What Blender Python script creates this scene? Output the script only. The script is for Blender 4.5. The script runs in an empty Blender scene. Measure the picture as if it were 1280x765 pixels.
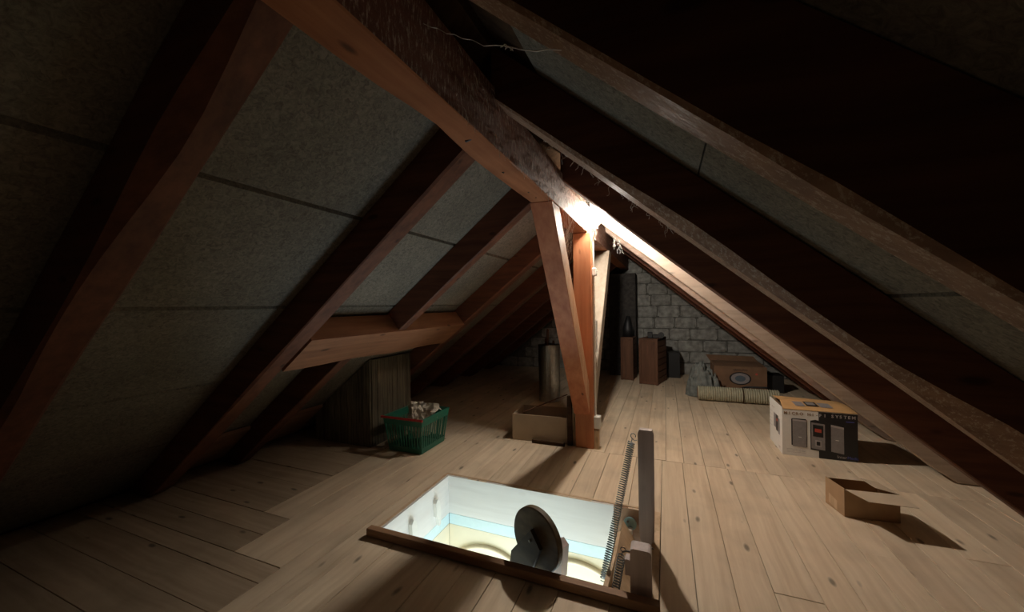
import bpy, bmesh, math, random
from mathutils import Vector, Matrix, noise

# ------------------------------------------------------------------ camera, world, light, exposure
scene = bpy.context.scene
COL = scene.collection
F_PX, YAW, PITCH, ROLL = 470.1, math.radians(22.148), math.radians(-0.097), math.radians(-0.8645)
fwd0 = Vector((-math.sin(YAW), math.cos(YAW), 0)); rgt0 = Vector((math.cos(YAW), math.sin(YAW), 0)); up0 = Vector((0, 0, 1))
fwd = fwd0 * math.cos(PITCH) + up0 * math.sin(PITCH)
up1 = -fwd0 * math.sin(PITCH) + up0 * math.cos(PITCH)
rgt = rgt0 * math.cos(ROLL) + up1 * math.sin(ROLL)
upv = up1 * math.cos(ROLL) - rgt0 * math.sin(ROLL)
cam_data = bpy.data.cameras.new('camera'); cam = bpy.data.objects.new('camera', cam_data); COL.objects.link(cam)
cam_data.sensor_fit = 'HORIZONTAL'; cam_data.sensor_width = 36.0; cam_data.lens = F_PX / 1280 * 36.0
cam_data.clip_start = 0.02; cam_data.clip_end = 60
M = Matrix((rgt, upv, -fwd)).transposed().to_4x4(); M.translation = Vector((0, 0, 1.2)); cam.matrix_world = M
scene.camera = cam

scene.view_settings.view_transform = 'Standard'; scene.view_settings.look = 'None'
scene.view_settings.gamma = 1.0; scene.view_settings.use_curve_mapping = False
scene.view_settings.exposure = 0.35

world = bpy.data.worlds.new('world'); scene.world = world; world.use_nodes = True
bg = world.node_tree.nodes['Background']; bg.inputs[0].default_value = (0.02, 0.03, 0.05, 1); bg.inputs[1].default_value = 0.05

BULB = Vector((-0.512, 3.10, 1.885)); BULB_R = 0.036; BULB_STRENGTH = 1430.0
BULB_COL = (1.0, 0.915, 0.80)
# cool light of the stairwell below the hatch
ld = bpy.data.lights.new('stairwell_light', 'AREA'); ld.shape = 'RECTANGLE'; ld.size = 1.2; ld.size_y = 0.5
ld.energy = 12.0; ld.color = (0.70, 0.88, 1.0)
lo = bpy.data.objects.new('stairwell_light', ld); COL.objects.link(lo); lo.location = (-0.75, 1.93, -0.95); lo.rotation_euler = (math.pi, 0, 0)

random.seed(7)
R = random.random
def U(a, b): return a + (b - a) * R()

# ------------------------------------------------------------------ materials
def mat_base(name):
    m = bpy.data.materials.new(name); m.use_nodes = True
    nt = m.node_tree; b = nt.nodes['Principled BSDF']
    return m, nt, b
def N(nt, t, **k):
    n = nt.nodes.new(t)
    for a, v in k.items(): setattr(n, a, v)
    return n
def plain(name, c, rough=0.7, metal=0.0, var=0.12, scale=30, bump=0.0, spec=0.5):
    m, nt, b = mat_base(name)
    tc = N(nt, 'ShaderNodeTexCoord'); no = N(nt, 'ShaderNodeTexNoise'); no.inputs['Scale'].default_value = scale; no.inputs['Detail'].default_value = 5
    nt.links.new(tc.outputs['Object'], no.inputs['Vector'])
    r = N(nt, 'ShaderNodeValToRGB'); r.color_ramp.elements[0].position = .3; r.color_ramp.elements[1].position = .7
    r.color_ramp.elements[0].color = tuple(x * (1 - var) for x in c) + (1,); r.color_ramp.elements[1].color = tuple(min(1, x * (1 + var)) for x in c) + (1,)
    nt.links.new(no.outputs['Fac'], r.inputs['Fac']); nt.links.new(r.outputs['Color'], b.inputs['Base Color'])
    b.inputs['Roughness'].default_value = rough; b.inputs['Metallic'].default_value = metal; b.inputs['Specular IOR Level'].default_value = spec
    if bump:
        bp = N(nt, 'ShaderNodeBump'); bp.inputs['Strength'].default_value = bump; bp.inputs['Distance'].default_value = .004
        nt.links.new(no.outputs['Fac'], bp.inputs['Height']); nt.links.new(bp.outputs['Normal'], b.inputs['Normal'])
    return m
def wood(name, c1, c2, axis='Y', across=26.0, along=1.3, knots=0.6, dust=0.0, rough=0.62, stain=0.25, bump=0.25, rnd=0.16, knot_col=None):
    m, nt, b = mat_base(name); L = nt.links.new
    tc = N(nt, 'ShaderNodeTexCoord'); oi = N(nt, 'ShaderNodeObjectInfo')
    off = N(nt, 'ShaderNodeVectorMath', operation='SCALE'); cmb = N(nt, 'ShaderNodeCombineXYZ')
    for i in range(3): L(oi.outputs['Random'], cmb.inputs[i])
    L(cmb.outputs[0], off.inputs[0]); off.inputs['Scale'].default_value = 37.0
    add = N(nt, 'ShaderNodeVectorMath', operation='ADD'); L(tc.outputs['Object'], add.inputs[0]); L(off.outputs[0], add.inputs[1])
    # slow warp so that the grain wanders
    wn = N(nt, 'ShaderNodeTexNoise'); wn.inputs['Scale'].default_value = 2.2; L(add.outputs[0], wn.inputs['Vector'])
    wsc = N(nt, 'ShaderNodeVectorMath', operation='SCALE'); wsc.inputs['Scale'].default_value = 0.06; L(wn.outputs['Color'], wsc.inputs[0])
    ad2 = N(nt, 'ShaderNodeVectorMath', operation='ADD'); L(add.outputs[0], ad2.inputs[0]); L(wsc.outputs[0], ad2.inputs[1])
    mp = N(nt, 'ShaderNodeMapping'); s = [across] * 3; s['XYZ'.index(axis)] = along; mp.inputs['Scale'].default_value = s; L(ad2.outputs[0], mp.inputs['Vector'])
    g = N(nt, 'ShaderNodeTexNoise'); g.inputs['Scale'].default_value = 1.0; g.inputs['Detail'].default_value = 7; g.inputs['Roughness'].default_value = .62; L(mp.outputs[0], g.inputs['Vector'])
    r = N(nt, 'ShaderNodeValToRGB'); r.color_ramp.elements[0].position = .32; r.color_ramp.elements[1].position = .66
    r.color_ramp.elements[0].color = c1 + (1,); r.color_ramp.elements[1].color = c2 + (1,); L(g.outputs['Fac'], r.inputs['Fac'])
    col = r.outputs['Color']
    def mix(col, fac, c, mode='MIX'):
        mx = N(nt, 'ShaderNodeMix', data_type='RGBA', blend_type=mode); L(fac, mx.inputs[0]); L(col, mx.inputs[6]); mx.inputs[7].default_value = c + (1,)
        return mx.outputs[2]
    if knots:
        mk = N(nt, 'ShaderNodeMapping'); s = [9.0] * 3; s['XYZ'.index(axis)] = 3.4; mk.inputs['Scale'].default_value = s; L(ad2.outputs[0], mk.inputs['Vector'])
        v = N(nt, 'ShaderNodeTexVoronoi'); v.inputs['Scale'].default_value = 1.0; L(mk.outputs[0], v.inputs['Vector'])
        kr = N(nt, 'ShaderNodeMapRange'); kr.inputs[1].default_value = .06; kr.inputs[2].default_value = .13; kr.inputs[3].default_value = knots; kr.inputs[4].default_value = 0
        L(v.outputs['Distance'], kr.inputs[0])
        col = mix(col, kr.outputs[0], knot_col or tuple(x * .22 for x in c1))
    if stain:
        sn = N(nt, 'ShaderNodeTexNoise'); sn.inputs['Scale'].default_value = 3.0; sn.inputs['Detail'].default_value = 6; L(add.outputs[0], sn.inputs['Vector'])
        sr = N(nt, 'ShaderNodeMapRange'); sr.inputs[1].default_value = .48; sr.inputs[2].default_value = .72; sr.inputs[3].default_value = 0; sr.inputs[4].default_value = stain; L(sn.outputs['Fac'], sr.inputs[0])
        col = mix(col, sr.outputs[0], tuple(x * .35 for x in c1))
    if dust:
        md = N(nt, 'ShaderNodeMapping'); s = [60.0] * 3; s[2] = 14.0; md.inputs['Scale'].default_value = s; L(add.outputs[0], md.inputs['Vector'])
        dn = N(nt, 'ShaderNodeTexNoise'); dn.inputs['Scale'].default_value = 1.6; dn.inputs['Detail'].default_value = 8; dn.inputs['Roughness'].default_value = .8; L(md.outputs[0], dn.inputs['Vector'])
        dr = N(nt, 'ShaderNodeMapRange'); dr.inputs[1].default_value = .52; dr.inputs[2].default_value = .60; dr.inputs[4].default_value = dust; L(dn.outputs['Fac'], dr.inputs[0])
        col = mix(col, dr.outputs[0], (.62, .52, .42))
    hs = N(nt, 'ShaderNodeHueSaturation'); L(col, hs.inputs['Color'])
    vr = N(nt, 'ShaderNodeMapRange'); vr.inputs[3].default_value = 1 - rnd; vr.inputs[4].default_value = 1 + rnd; L(oi.outputs['Random'], vr.inputs[0]); L(vr.outputs[0], hs.inputs['Value'])
    L(hs.outputs[0], b.inputs['Base Color']); b.inputs['Roughness'].default_value = rough; b.inputs['Specular IOR Level'].default_value = .3
    bp = N(nt, 'ShaderNodeBump'); bp.inputs['Strength'].default_value = bump; bp.inputs['Distance'].default_value = .003; L(g.outputs['Fac'], bp.inputs['Height']); L(bp.outputs[0], b.inputs['Normal'])
    return m
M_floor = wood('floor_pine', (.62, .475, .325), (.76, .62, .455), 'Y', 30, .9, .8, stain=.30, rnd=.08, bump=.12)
M_floorx = wood('floor_pine_cross_shaded', (.35, .26, .175), (.48, .37, .26), 'X', 30, .9, .8, stain=.30, rnd=.08, bump=.12)  # darkened copy of the pine, shade of the left floor put into its colour
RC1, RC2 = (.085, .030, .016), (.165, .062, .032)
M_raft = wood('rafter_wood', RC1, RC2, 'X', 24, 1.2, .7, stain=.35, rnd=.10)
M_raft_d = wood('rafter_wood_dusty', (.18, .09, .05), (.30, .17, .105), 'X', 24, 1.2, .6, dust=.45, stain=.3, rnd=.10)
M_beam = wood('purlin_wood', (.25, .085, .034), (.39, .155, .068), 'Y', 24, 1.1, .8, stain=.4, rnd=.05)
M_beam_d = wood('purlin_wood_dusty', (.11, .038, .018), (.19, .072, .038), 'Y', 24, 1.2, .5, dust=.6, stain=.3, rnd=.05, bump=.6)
M_post = wood('post_wood', (.42, .155, .07), (.56, .25, .12), 'Z', 24, 1.2, .8, stain=.2, rnd=.08)
M_bracef = wood('red_brace_wood', (.36, .11, .048), (.50, .19, .09), 'Z', 24, 1.2, .9, stain=.25, rnd=.03)
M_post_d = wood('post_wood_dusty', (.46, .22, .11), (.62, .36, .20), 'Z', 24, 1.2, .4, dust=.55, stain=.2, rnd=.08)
M_brace = wood('grey_brace_wood', (.34, .27, .20), (.46, .38, .30), 'Z', 24, 1.2, .4, dust=.2, stain=.2, rnd=.04)
M_pale = wood('pale_wood', (.50, .34, .20), (.68, .50, .33), 'Z', 20, 1.2, .3, stain=.15, rnd=.06)
M_grey = wood('weathered_wood', (.05, .042, .03), (.26, .22, .155), 'Z', 60, 1.0, .0, stain=.5, rnd=.05, bump=.8)
M_dark = wood('dark_wood', (.05, .03, .02), (.10, .06, .035), 'X', 20, 1.2, .3, rnd=.05)
M_dark.node_tree.nodes['Principled BSDF'].inputs['Specular IOR Level'].default_value = 0.0; M_dark.node_tree.nodes['Principled BSDF'].inputs['Roughness'].default_value = 1.0
M_crate = wood('crate_wood', (.10, .045, .025), (.17, .080, .045), 'Z', 24, 1.2, .3, rnd=.12)
M_mech = wood('lever_wood', (.50, .41, .38), (.66, .56, .53), 'Z', 30, 1.2, .2, rnd=.05)
M_curb = wood('curb_wood', (.28, .15, .08), (.42, .25, .14), 'X', 30, 1.2, .3, rnd=.05)
def fibre(name):
    m, nt, b = mat_base(name); L = nt.links.new
    tc = N(nt, 'ShaderNodeTexCoord')
    n1 = N(nt, 'ShaderNodeTexNoise'); n1.inputs['Scale'].default_value = 55; n1.inputs['Detail'].default_value = 8; n1.inputs['Roughness'].default_value = .75; n1.inputs['Distortion'].default_value = 1.2
    n2 = N(nt, 'ShaderNodeTexNoise'); n2.inputs['Scale'].default_value = 3; n2.inputs['Detail'].default_value = 4
    L(tc.outputs['Object'], n1.inputs['Vector']); L(tc.outputs['Object'], n2.inputs['Vector'])
    r = N(nt, 'ShaderNodeValToRGB'); r.color_ramp.elements[0].position = .36; r.color_ramp.elements[1].position = .62
    r.color_ramp.elements[0].color = (.115, .10, .078, 1); r.color_ramp.elements[1].color = (.25, .22, .175, 1); L(n1.outputs['Fac'], r.inputs['Fac'])
    mx = N(nt, 'ShaderNodeMix', data_type='RGBA', blend_type='MULTIPLY'); mx.inputs[0].default_value = .5; L(r.outputs[0], mx.inputs[6]); L(n2.outputs['Fac'], mx.inputs[7])
    gm = N(nt, 'ShaderNodeHueSaturation'); gm.inputs['Value'].default_value = 1.25; L(mx.outputs[2], gm.inputs['Color']); L(gm.outputs[0], b.inputs['Base Color'])
    b.inputs['Roughness'].default_value = .95; b.inputs['Specular IOR Level'].default_value = .1
    bp = N(nt, 'ShaderNodeBump'); bp.inputs['Strength'].default_value = .5; bp.inputs['Distance'].default_value = .004; L(n1.outputs['Fac'], bp.inputs['Height']); L(bp.outputs[0], b.inputs['Normal'])
    return m
M_panel = fibre('fibreboard')
M_block = plain('limewashed_block', (.30, .295, .27), .95, var=.4, scale=12, bump=1.0)
M_mortar = plain('mortar', (.13, .125, .11), .95, var=.3, scale=30, bump=.6)
M_darkbr = plain('dark_brick', (.045, .04, .036), .95, var=.4, scale=20, bump=.6)
M_lining = wood('painted_lining', (.68, .65, .61), (.78, .76, .72), 'X', 14, .8, .12, stain=.06, rnd=.0, bump=.08, knot_col=(.45, .38, .30))
M_band = plain('pale_blue_frame', (.62, .78, .80), .4, var=.03)
M_cream = plain('cream_plaster', (.78, .70, .52), .8, var=.04, scale=6)
M_ring = plain('tan_moulding', (.70, .58, .40), .6, var=.05)
M_card = plain('cardboard', (.42, .27, .15), .85, var=.10, scale=12)
M_flap = plain('cardboard_flap', (.56, .44, .31), .85, var=.06, scale=12)
M_ply = plain('plywood', (.46, .35, .24), .7, var=.06, scale=8)
M_cardd = plain('cardboard_orange', (.62, .36, .15), .7, var=.08, scale=12)
M_cardbrown = plain('cardboard_dull', (.20, .11, .06), .85, var=.12, scale=12)
M_white = plain('white_print', (.82, .79, .74), .5, var=.03)
M_black = plain('black_print', (.012, .011, .012), .4, var=.1)
M_gprint = plain('grey_print', (.27, .25, .25), .5, var=.1, scale=60)
M_lgprint = plain('light_grey_print', (.46, .42, .42), .5, var=.06)
M_tanprint = plain('tan_print', (.30, .17, .09), .5, var=.05)
M_red = plain('red_print', (.55, .08, .05), .5, var=.05)
M_blue = plain('blue_print', (.10, .12, .50), .5, var=.05)
M_plastw = plain('white_plastic', (.78, .76, .70), .4, var=.04)
M_green = plain('green_plastic', (.022, .16, .105), .35, var=.1)
M_redp = plain('red_plastic', (.45, .03, .03), .35, var=.1)
M_metal = plain('zinc_steel', (.42, .42, .40), .35, metal=1.0, var=.15)
M_teal = plain('teal_metal', (.22, .34, .34), .4, metal=.5, var=.1)
M_spring = plain('spring_steel', (.30, .34, .35), .32, metal=.9, var=.15)
M_darkst = plain('dark_steel', (.14, .13, .12), .4, metal=.7, var=.2)
M_disc = wood('disc_wood', (.07, .05, .028), (.16, .115, .06), 'X', 20, 2, .3, stain=.5, rnd=.0)
M_cloth = plain('grey_cloth', (.17, .18, .165), .95, var=.3, scale=20, bump=.4)
M_mat = plain('ribbed_mat', (.40, .37, .26), .8, var=.12, scale=30)
M_paper = plain('paper', (.62, .56, .47), .85, var=.12, scale=10)
M_blk = plain('black_plastic', (.012, .012, .013), .5, var=.1)
M_web = plain('cobweb', (.62, .58, .52), .9, var=.1)
M_sub = plain('dark_subfloor', (.03, .024, .018), .9, var=.2)
def emissive(name, c, s):
    m, nt, b = mat_base(name); b.inputs['Base Color'].default_value = (1, 1, 1, 1)
    b.inputs['Emission Color'].default_value = c + (1,); b.inputs['Emission Strength'].default_value = s
    return m
M_bulb = emissive('glowing_glass', BULB_COL, BULB_STRENGTH)

# ------------------------------------------------------------------ builders
def link(name, verts, faces, mat, parent=None, mats=None, fm=None, smooth=False, origin=None):
    """verts are world coordinates; the object's origin goes to the parent's or to the base of the mesh."""
    vs = [Vector(v) for v in verts]
    if parent is not None:
        o0 = wloc(parent)
    elif origin is not None: o0 = Vector(origin)
    else:
        xs = [v.x for v in vs]; ys = [v.y for v in vs]; zs = [v.z for v in vs]
        o0 = Vector(((min(xs) + max(xs)) / 2, (min(ys) + max(ys)) / 2, min(zs)))
    me = bpy.data.meshes.new(name); me.from_pydata([v - o0 for v in vs], [], faces)
    for m in (mats or [mat]): me.materials.append(m)
    bm = bmesh.new(); bm.from_mesh(me); bmesh.ops.recalc_face_normals(bm, faces=bm.faces)
    bm.to_mesh(me); bm.free()
    if fm:
        for i, p in enumerate(me.polygons): p.material_index = fm[i]
    if smooth:
        for p in me.polygons: p.use_smooth = True
    o = bpy.data.objects.new(name, me); COL.objects.link(o)
    if parent is not None: o.parent = parent
    else: o.location = o0
    return o
def wloc(o):
    v = Vector(o.location)
    while o.parent: o = o.parent; v = v + Vector(o.location)
    return v
def tag(o, label=None, cat=None, group=None, kind=None):
    if label: o['label'] = label
    if cat: o['category'] = cat
    if group: o['group'] = group
    if kind: o['kind'] = kind
    return o
def thing(name, label, cat, loc, group=None):
    o = bpy.data.objects.new(name, None); COL.objects.link(o); o.location = loc; o.empty_display_size = .05
    return tag(o, label, cat, group)
class G:
    def __init__(s): s.v = []; s.f = []; s.m = []
    def add(s, vs, fs, mi=0):
        n = len(s.v); s.v += [tuple(v) for v in vs]; s.f += [tuple(i + n for i in f) for f in fs]; s.m += [mi] * len(fs); return s
    def box(s, x0, x1, y0, y1, z0, z1, mi=0, bev=0.0, xf=None):
        if bev <= 0:
            vs = [(x, y, z) for x in (x0, x1) for y in (y0, y1) for z in (z0, z1)]
            fs = [(0, 1, 3, 2), (4, 6, 7, 5), (0, 4, 5, 1), (2, 3, 7, 6), (0, 2, 6, 4), (1, 5, 7, 3)]
        else:
            bm = bmesh.new(); bmesh.ops.create_cube(bm, size=1)
            for v in bm.verts: v.co = Vector(((x0 + x1) / 2 + v.co.x * (x1 - x0), (y0 + y1) / 2 + v.co.y * (y1 - y0), (z0 + z1) / 2 + v.co.z * (z1 - z0)))
            bmesh.ops.bevel(bm, geom=list(bm.edges), offset=bev, segments=1, affect='EDGES')
            bm.verts.index_update(); vs = [v.co.copy() for v in bm.verts]; fs = [tuple(v.index for v in f.verts) for f in bm.faces]; bm.free()
        if xf: vs = [xf(Vector(v)) for v in vs]
        return s.add(vs, fs, mi)
    def prism(s, pts, ax, a, b, mi=0, xf=None):
        """polygon in the plane across axis ax, extruded a..b"""
        def P(p, t):
            if ax == 'X': return (t, p[0], p[1])
            if ax == 'Y': return (p[0], t, p[1])
            return (p[0], p[1], t)
        n = len(pts); vs = [P(p, a) for p in pts] + [P(p, b) for p in pts]
        if xf: vs = [xf(Vector(v)) for v in vs]
        fs = [tuple(range(n))[::-1], tuple(range(n, 2 * n))] + [(i, (i + 1) % n, (i + 1) % n + n, i + n) for i in range(n)]
        return s.add(vs, fs, mi)
    def tube(s, path, r, n=8, mi=0, caps=True):
        P = [Vector(p) for p in path]; rs = r if isinstance(r, (list, tuple)) else [r] * len(P); vs = []; prev = None
        for i, p in enumerate(P):
            t = (P[min(i + 1, len(P) - 1)] - P[max(i - 1, 0)]).normalized()
            if prev is None:
                a = t.orthogonal().normalized()
            else:
                a = (prev - t * prev.dot(t)); a = a.normalized() if a.length > 1e-6 else t.orthogonal().normalized()
            prev = a; b = t.cross(a)
            for k in range(n):
                an = 2 * math.pi * k / n; vs.append(p + (a * math.cos(an) + b * math.sin(an)) * rs[i])
        fs = []
        for i in range(len(P) - 1):
            for k in range(n):
                fs.append((i * n + k, i * n + (k + 1) % n, (i + 1) * n + (k + 1) % n, (i + 1) * n + k))
        if caps: fs += [tuple(range(n))[::-1], tuple(range((len(P) - 1) * n, len(P) * n))]
        return s.add(vs, fs, mi)
    def obj(s, name, mat, parent=None, **k):
        mats = mat if isinstance(mat, list) else [mat]
        return link(name, s.v, s.f, None, parent, mats=mats, fm=(None if len(mats) == 1 else s.m), **k)
def rot_about(c, a):
    c = Vector(c); m = Matrix.Rotation(a, 3, 'Z')
    return lambda v: c + m @ (v - c)
def helix(a, b, r, turns, wire, seg=12, n=4):
    a, b = Vector(a), Vector(b); t = (b - a).normalized(); u = t.orthogonal().normalized(); w = t.cross(u)
    return [a + (b - a) * (i / (turns * seg)) + (u * math.cos(2 * math.pi * i / seg) + w * math.sin(2 * math.pi * i / seg)) * r for i in range(turns * seg + 1)]
def text(s, size, mat, parent, name, origin, ux, uy, spacing=1.0, depth=.0006, bold=0.0):
    """flat lettering converted to mesh; origin = lower left, ux/uy unit vectors"""
    c = bpy.data.curves.new(name, 'FONT'); c.body = s; c.size = size; c.space_character = spacing; c.extrude = 0; c.offset = bold; c.resolution_u = 2
    t = bpy.data.objects.new(name, c); me = bpy.data.meshes.new_from_object(t); bpy.data.objects.remove(t)
    ux, uy, o0 = Vector(ux), Vector(uy), Vector(origin)
    vs = [o0 + ux * v.co.x + uy * v.co.y for v in me.vertices]; fs = [tuple(p.vertices) for p in me.polygons]
    return link(name, vs, fs, mat, parent), max(v.co.x for v in me.vertices)

# ------------------------------------------------------------------ roof geometry
def zL(x): return 2.4139 + .787 * x        # underside of the left rafters
def zR(x): return 1.4768 - .8552 * x       # underside of the right rafters
RT = .20                                    # vertical height of rafters
XAP = -.60
BX0, BX1, BZ0, BZ1 = -.7216, -.5865, 1.797, 2.023
YB, YF = 6.95, -1.6                         # gable wall, rear limit

# ------------------------------------------------------------------ floor
floor = G(); HX0, HX1, HY0, HY1 = -1.437, -.037, 1.54, 2.29
for x0, x1, y0, y1 in ((-3.6, HX0 - .03, YF, YB), (HX1 + .03, 2.2, YF, YB), (HX0 - .03, HX1 + .03, YF, HY0 - .01), (HX0 - .03, HX1 + .03, HY1 + .03, YB)):
    floor.box(x0, x1, y0, y1, -.10, -.03)
floor = floor.obj('floor', M_sub); tag(floor, kind='structure')
def board(x0, x1, y0, y1, along='Y'):
    g = .0012; dz = U(-.0015, .001)
    o = G().box(x0 + g, x1 - g, y0 + g, y1 - g, -.028, dz, bev=.0012)
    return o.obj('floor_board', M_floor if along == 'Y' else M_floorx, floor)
JY = 3.085
XL = -1.98
near = [-2.22, -2.0, -1.83, -1.667, -1.55, HX0, -1.29, -1.14, -1.0, -.86, -.72, -.575, -.43, -.22, HX1, .104, .255, .40, .571, .71, .85, .985, 1.12, 1.27, 1.42, 1.57, 1.73, 1.96]
for a, b in zip(near[:-1], near[1:]):
    if a >= HX0 - .001 and b <= HX1 + .001:
        board(a, b, YF, HY0); board(a, b, HY1, JY)
    else:
        if b < -1.99: board(a, b, 1.50, JY)
        elif b < -1.66: board(a, b, 1.20, JY)
        elif a < HX0 and b < HX0 + .001:
            c = U(.2, 1.0); board(a, b, YF, c); board(a, b, c, JY)
        elif R() < .3:
            c = U(1.8, 2.4); board(a, b, YF, c); board(a, b, c, JY)
        else: board(a, b, YF, JY)
far = [-3.32, -3.1, -2.9, -2.72, -2.55, -2.38, -2.2, -2.03, -1.87, -1.7, -1.53, -1.36, -1.2, -1.03, -.86, -.70, -.59, -.47, -.33, -.165, -.01, .115, .255, .39, .52, .66, .79, .93, 1.07, 1.2, 1.34, 1.48, 1.62, 1.78, 1.96]
for a, b in zip(far[:-1], far[1:]):
    board(a, b, JY, 5.2 if R() < .4 else YB) if True else None
for o in list(COL.objects):   # close the strips that stop short with a second length
    if o.name.startswith('floor_board') and abs(max(v.co.y for v in o.data.vertices) + o.parent.location.y - 5.2) < .01:
        xs = [v.co.x + o.parent.location.x for v in o.data.vertices]; board(min(xs) - .0012, max(xs) + .0012, 5.2, YB)
# left side: short cross boards with stepped ends
ys = [YF, -1.2, -.8, -.4, -.1, .12, .33, .54, .74, .92, 1.098, 1.20, 1.345, 1.50, 1.66, 1.83, 2.0, 2.17, 2.35, 2.55, 2.75, 2.92, JY]
for a, b in zip(ys[:-1], ys[1:]):
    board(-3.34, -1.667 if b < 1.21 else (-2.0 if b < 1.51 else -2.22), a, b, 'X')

# ------------------------------------------------------------------ roof skin and fibreboard panels
ceil = G()
o_ = .235
ceil.prism([(-3.75, zL(-3.75) + o_), (XAP, zL(XAP) + o_), (XAP, zL(XAP) + o_ + .05), (-3.75, zL(-3.75) + o_ + .05)], 'Y', YF, YB + .1)
ceil.prism([(2.3, zR(2.3) + o_), (XAP, zR(XAP) + o_), (XAP, zR(XAP) + o_ + .05), (2.3, zR(2.3) + o_ + .05)], 'Y', YF, YB + .1)
ceil = ceil.obj('ceiling', M_dark); tag(ceil, kind='structure')
LY = [(.49, .105), (1.34, .11), (2.17, .085), (3.1, .11), (3.95, .11), (4.8, .11), (5.65, .11), (6.45, .11)]
RY = [(.535, .075), (1.30, .13), (2.32, .11), (3.33, .11), (4.15, .11), (5.02, .11), (5.9, .11)]
def panel(fn, xa, xb, y0, y1, gap):
    """xa is the upper end"""
    s = 1 if xb > xa else -1
    g = gap / 2 if abs(xa - .1) > .01 and abs(xb - .1) > .01 else gap / 6
    pts = [(xa + s * g, fn(xa + s * g) + RT + .002), (xb - s * g, fn(xb - s * g) + RT + .002), (xb - s * g, fn(xb - s * g) + RT + .028), (xa + s * g, fn(xa + s * g) + RT + .028)]
    dz = U(-.0, .004)
    pts = [(p[0], p[1] + dz) for p in pts]
    G().prism(pts, 'Y', y0 + .001, y1 - .001).obj('insulation_panel', M_panel, ceil)
JL = [-.80, -1.286, -1.793, -2.315, -2.835, -3.30]
JR = [-.42, .10, .55, 1.0, 1.45, 1.94]
def rows(ylist, fn, J, gaps):
    cs = [YF] + [y + w / 2 for y, w in ylist] + [YB]
    for y0, y1 in zip(cs[:-1], cs[1:]):
        for i, (a, b) in enumerate(zip(J[:-1], J[1:])):
            panel(fn, a, b, y0, y1, gaps)
rows(LY, zL, JL, .018)
rows(RY, zR, JR, .012)

# ------------------------------------------------------------------ rafters
def rafter(side, y0, w, xlo, xhi, label, mat, wane=None, seed=0, name='rafter', group=None):
    fn = zL if side == 'L' else zR
    xe = BX0 if side == 'L' else BX1
    n = 26; st = []
    for i in range(n + 1):
        st.append(xlo + (xhi - xlo) * i / n)
    top = abs(xhi - XAP) < .001 or xhi > -.67
    if top:
        st = [x for x in st if (x < xe - .03 if side == 'L' else x > xe + .03)] + [xe, xe, xhi]
    vs = []; fs = []
    for i, x in enumerate(st):
        zl = fn(x); zt = fn(x) + RT
        if top and i >= len(st) - 2: zl = BZ1 + .001
        zl = max(zl, .0015); zt = max(zt, zl + .004)
        c1 = .006 + .010 * max(0, noise.noise((x * 1.7, seed * 3.1, 0))) ; c2 = .006 + .012 * max(0, noise.noise((x * 1.9, seed * 5.3, 7)))
        if wane:
            for (cx, wd, amt, edge) in wane:
                k = amt * math.exp(-((x - cx) / wd) ** 2)
                if edge == 0: c1 += k
                else: c2 += k
        c1 = min(c1, w * .8); c2 = min(c2, w * .8 - c1 if c1 > w * .4 else w * .4)
        h = zt - zl; k1 = min(c1 * 1.0, h * .4); k2 = min(c2, h * .4)
        j = .002 * noise.noise((x * 4, seed, 3))
        vs += [(x, y0 + j, zt), (x, y0 + j, zl + k1), (x, y0 + c1, zl), (x, y0 + w - c2, zl), (x, y0 + w + j, zl + k2), (x, y0 + w + j, zt)]
    m = 6
    for i in range(len(st) - 1):
        for k in range(m): fs.append((i * m + k, i * m + (k + 1) % m, (i + 1) * m + (k + 1) % m, (i + 1) * m + k))
    fs += [tuple(range(m)), tuple(range((len(st) - 1) * m, len(st) * m))[::-1]]
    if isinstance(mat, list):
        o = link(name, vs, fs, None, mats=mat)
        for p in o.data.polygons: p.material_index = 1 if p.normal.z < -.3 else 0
    else: o = link(name, vs, fs, mat)
    return tag(o, label, 'rafter' if name != 'trimmer_beam' else 'beam', group)
xlE, xrE, XAPL = -3.30, 1.94, -.665
gl = 'rafters of the left roof slope'; gr = 'rafters of the right roof slope'
rafter('L', LY[0][0], LY[0][1], xlE, XAPL, 'nearest left-slope rafter with a wavy bark edge, rising to the top left of the picture', M_raft, [(-1.05, .28, .035, 0), (-1.9, .2, .01, 0)], 1, group=gl)
rafter('L', LY[1][0], LY[1][1], xlE, XAPL, 'second left-slope rafter, dark face and orange underside, meeting the floor at far left', M_raft, None, 2, group=gl)
rafter('L', LY[2][0], LY[2][1], -1.965, XAPL, 'short left-slope rafter that ends on the horizontal trimmer beam', M_raft, None, 3, group=gl)
rafter('L', LY[3][0], LY[3][1], xlE, XAPL, 'reddish left-slope rafter at the far end of the trimmer beam', M_raft, None, 4, group=gl)
rafter('L', LY[4][0], LY[4][1], xlE, XAPL, 'left-slope rafter just beyond the end of the trimmer beam', M_raft, None, 5, group=gl)
rafter('L', LY[5][0], LY[5][1], xlE, XAPL, 'dim left-slope rafter third from the gable wall, behind the metal bin', M_raft, None, 6, group=gl)
rafter('L', LY[6][0], LY[6][1], xlE, XAPL, 'dim left-slope rafter second from the gable wall, in the dark corner', M_raft, None, 7, group=gl)
rafter('L', LY[7][0], LY[7][1], xlE, XAPL, 'darkest left-slope rafter against the gable wall', M_raft, None, 8, group=gl)
rafter('L', 1.87, .09, xlE, -1.985, 'short dark jack rafter running from the trimmer beam down to the floor', M_raft, None, 9, group=gl)
rafter('R', RY[0][0], RY[0][1], xrE, XAP, 'nearest right-slope rafter with dusty underside crossing the upper right of the picture', [M_raft, M_raft_d], [(.2, .1, .008, 0)], 11, group=gr)
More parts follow.
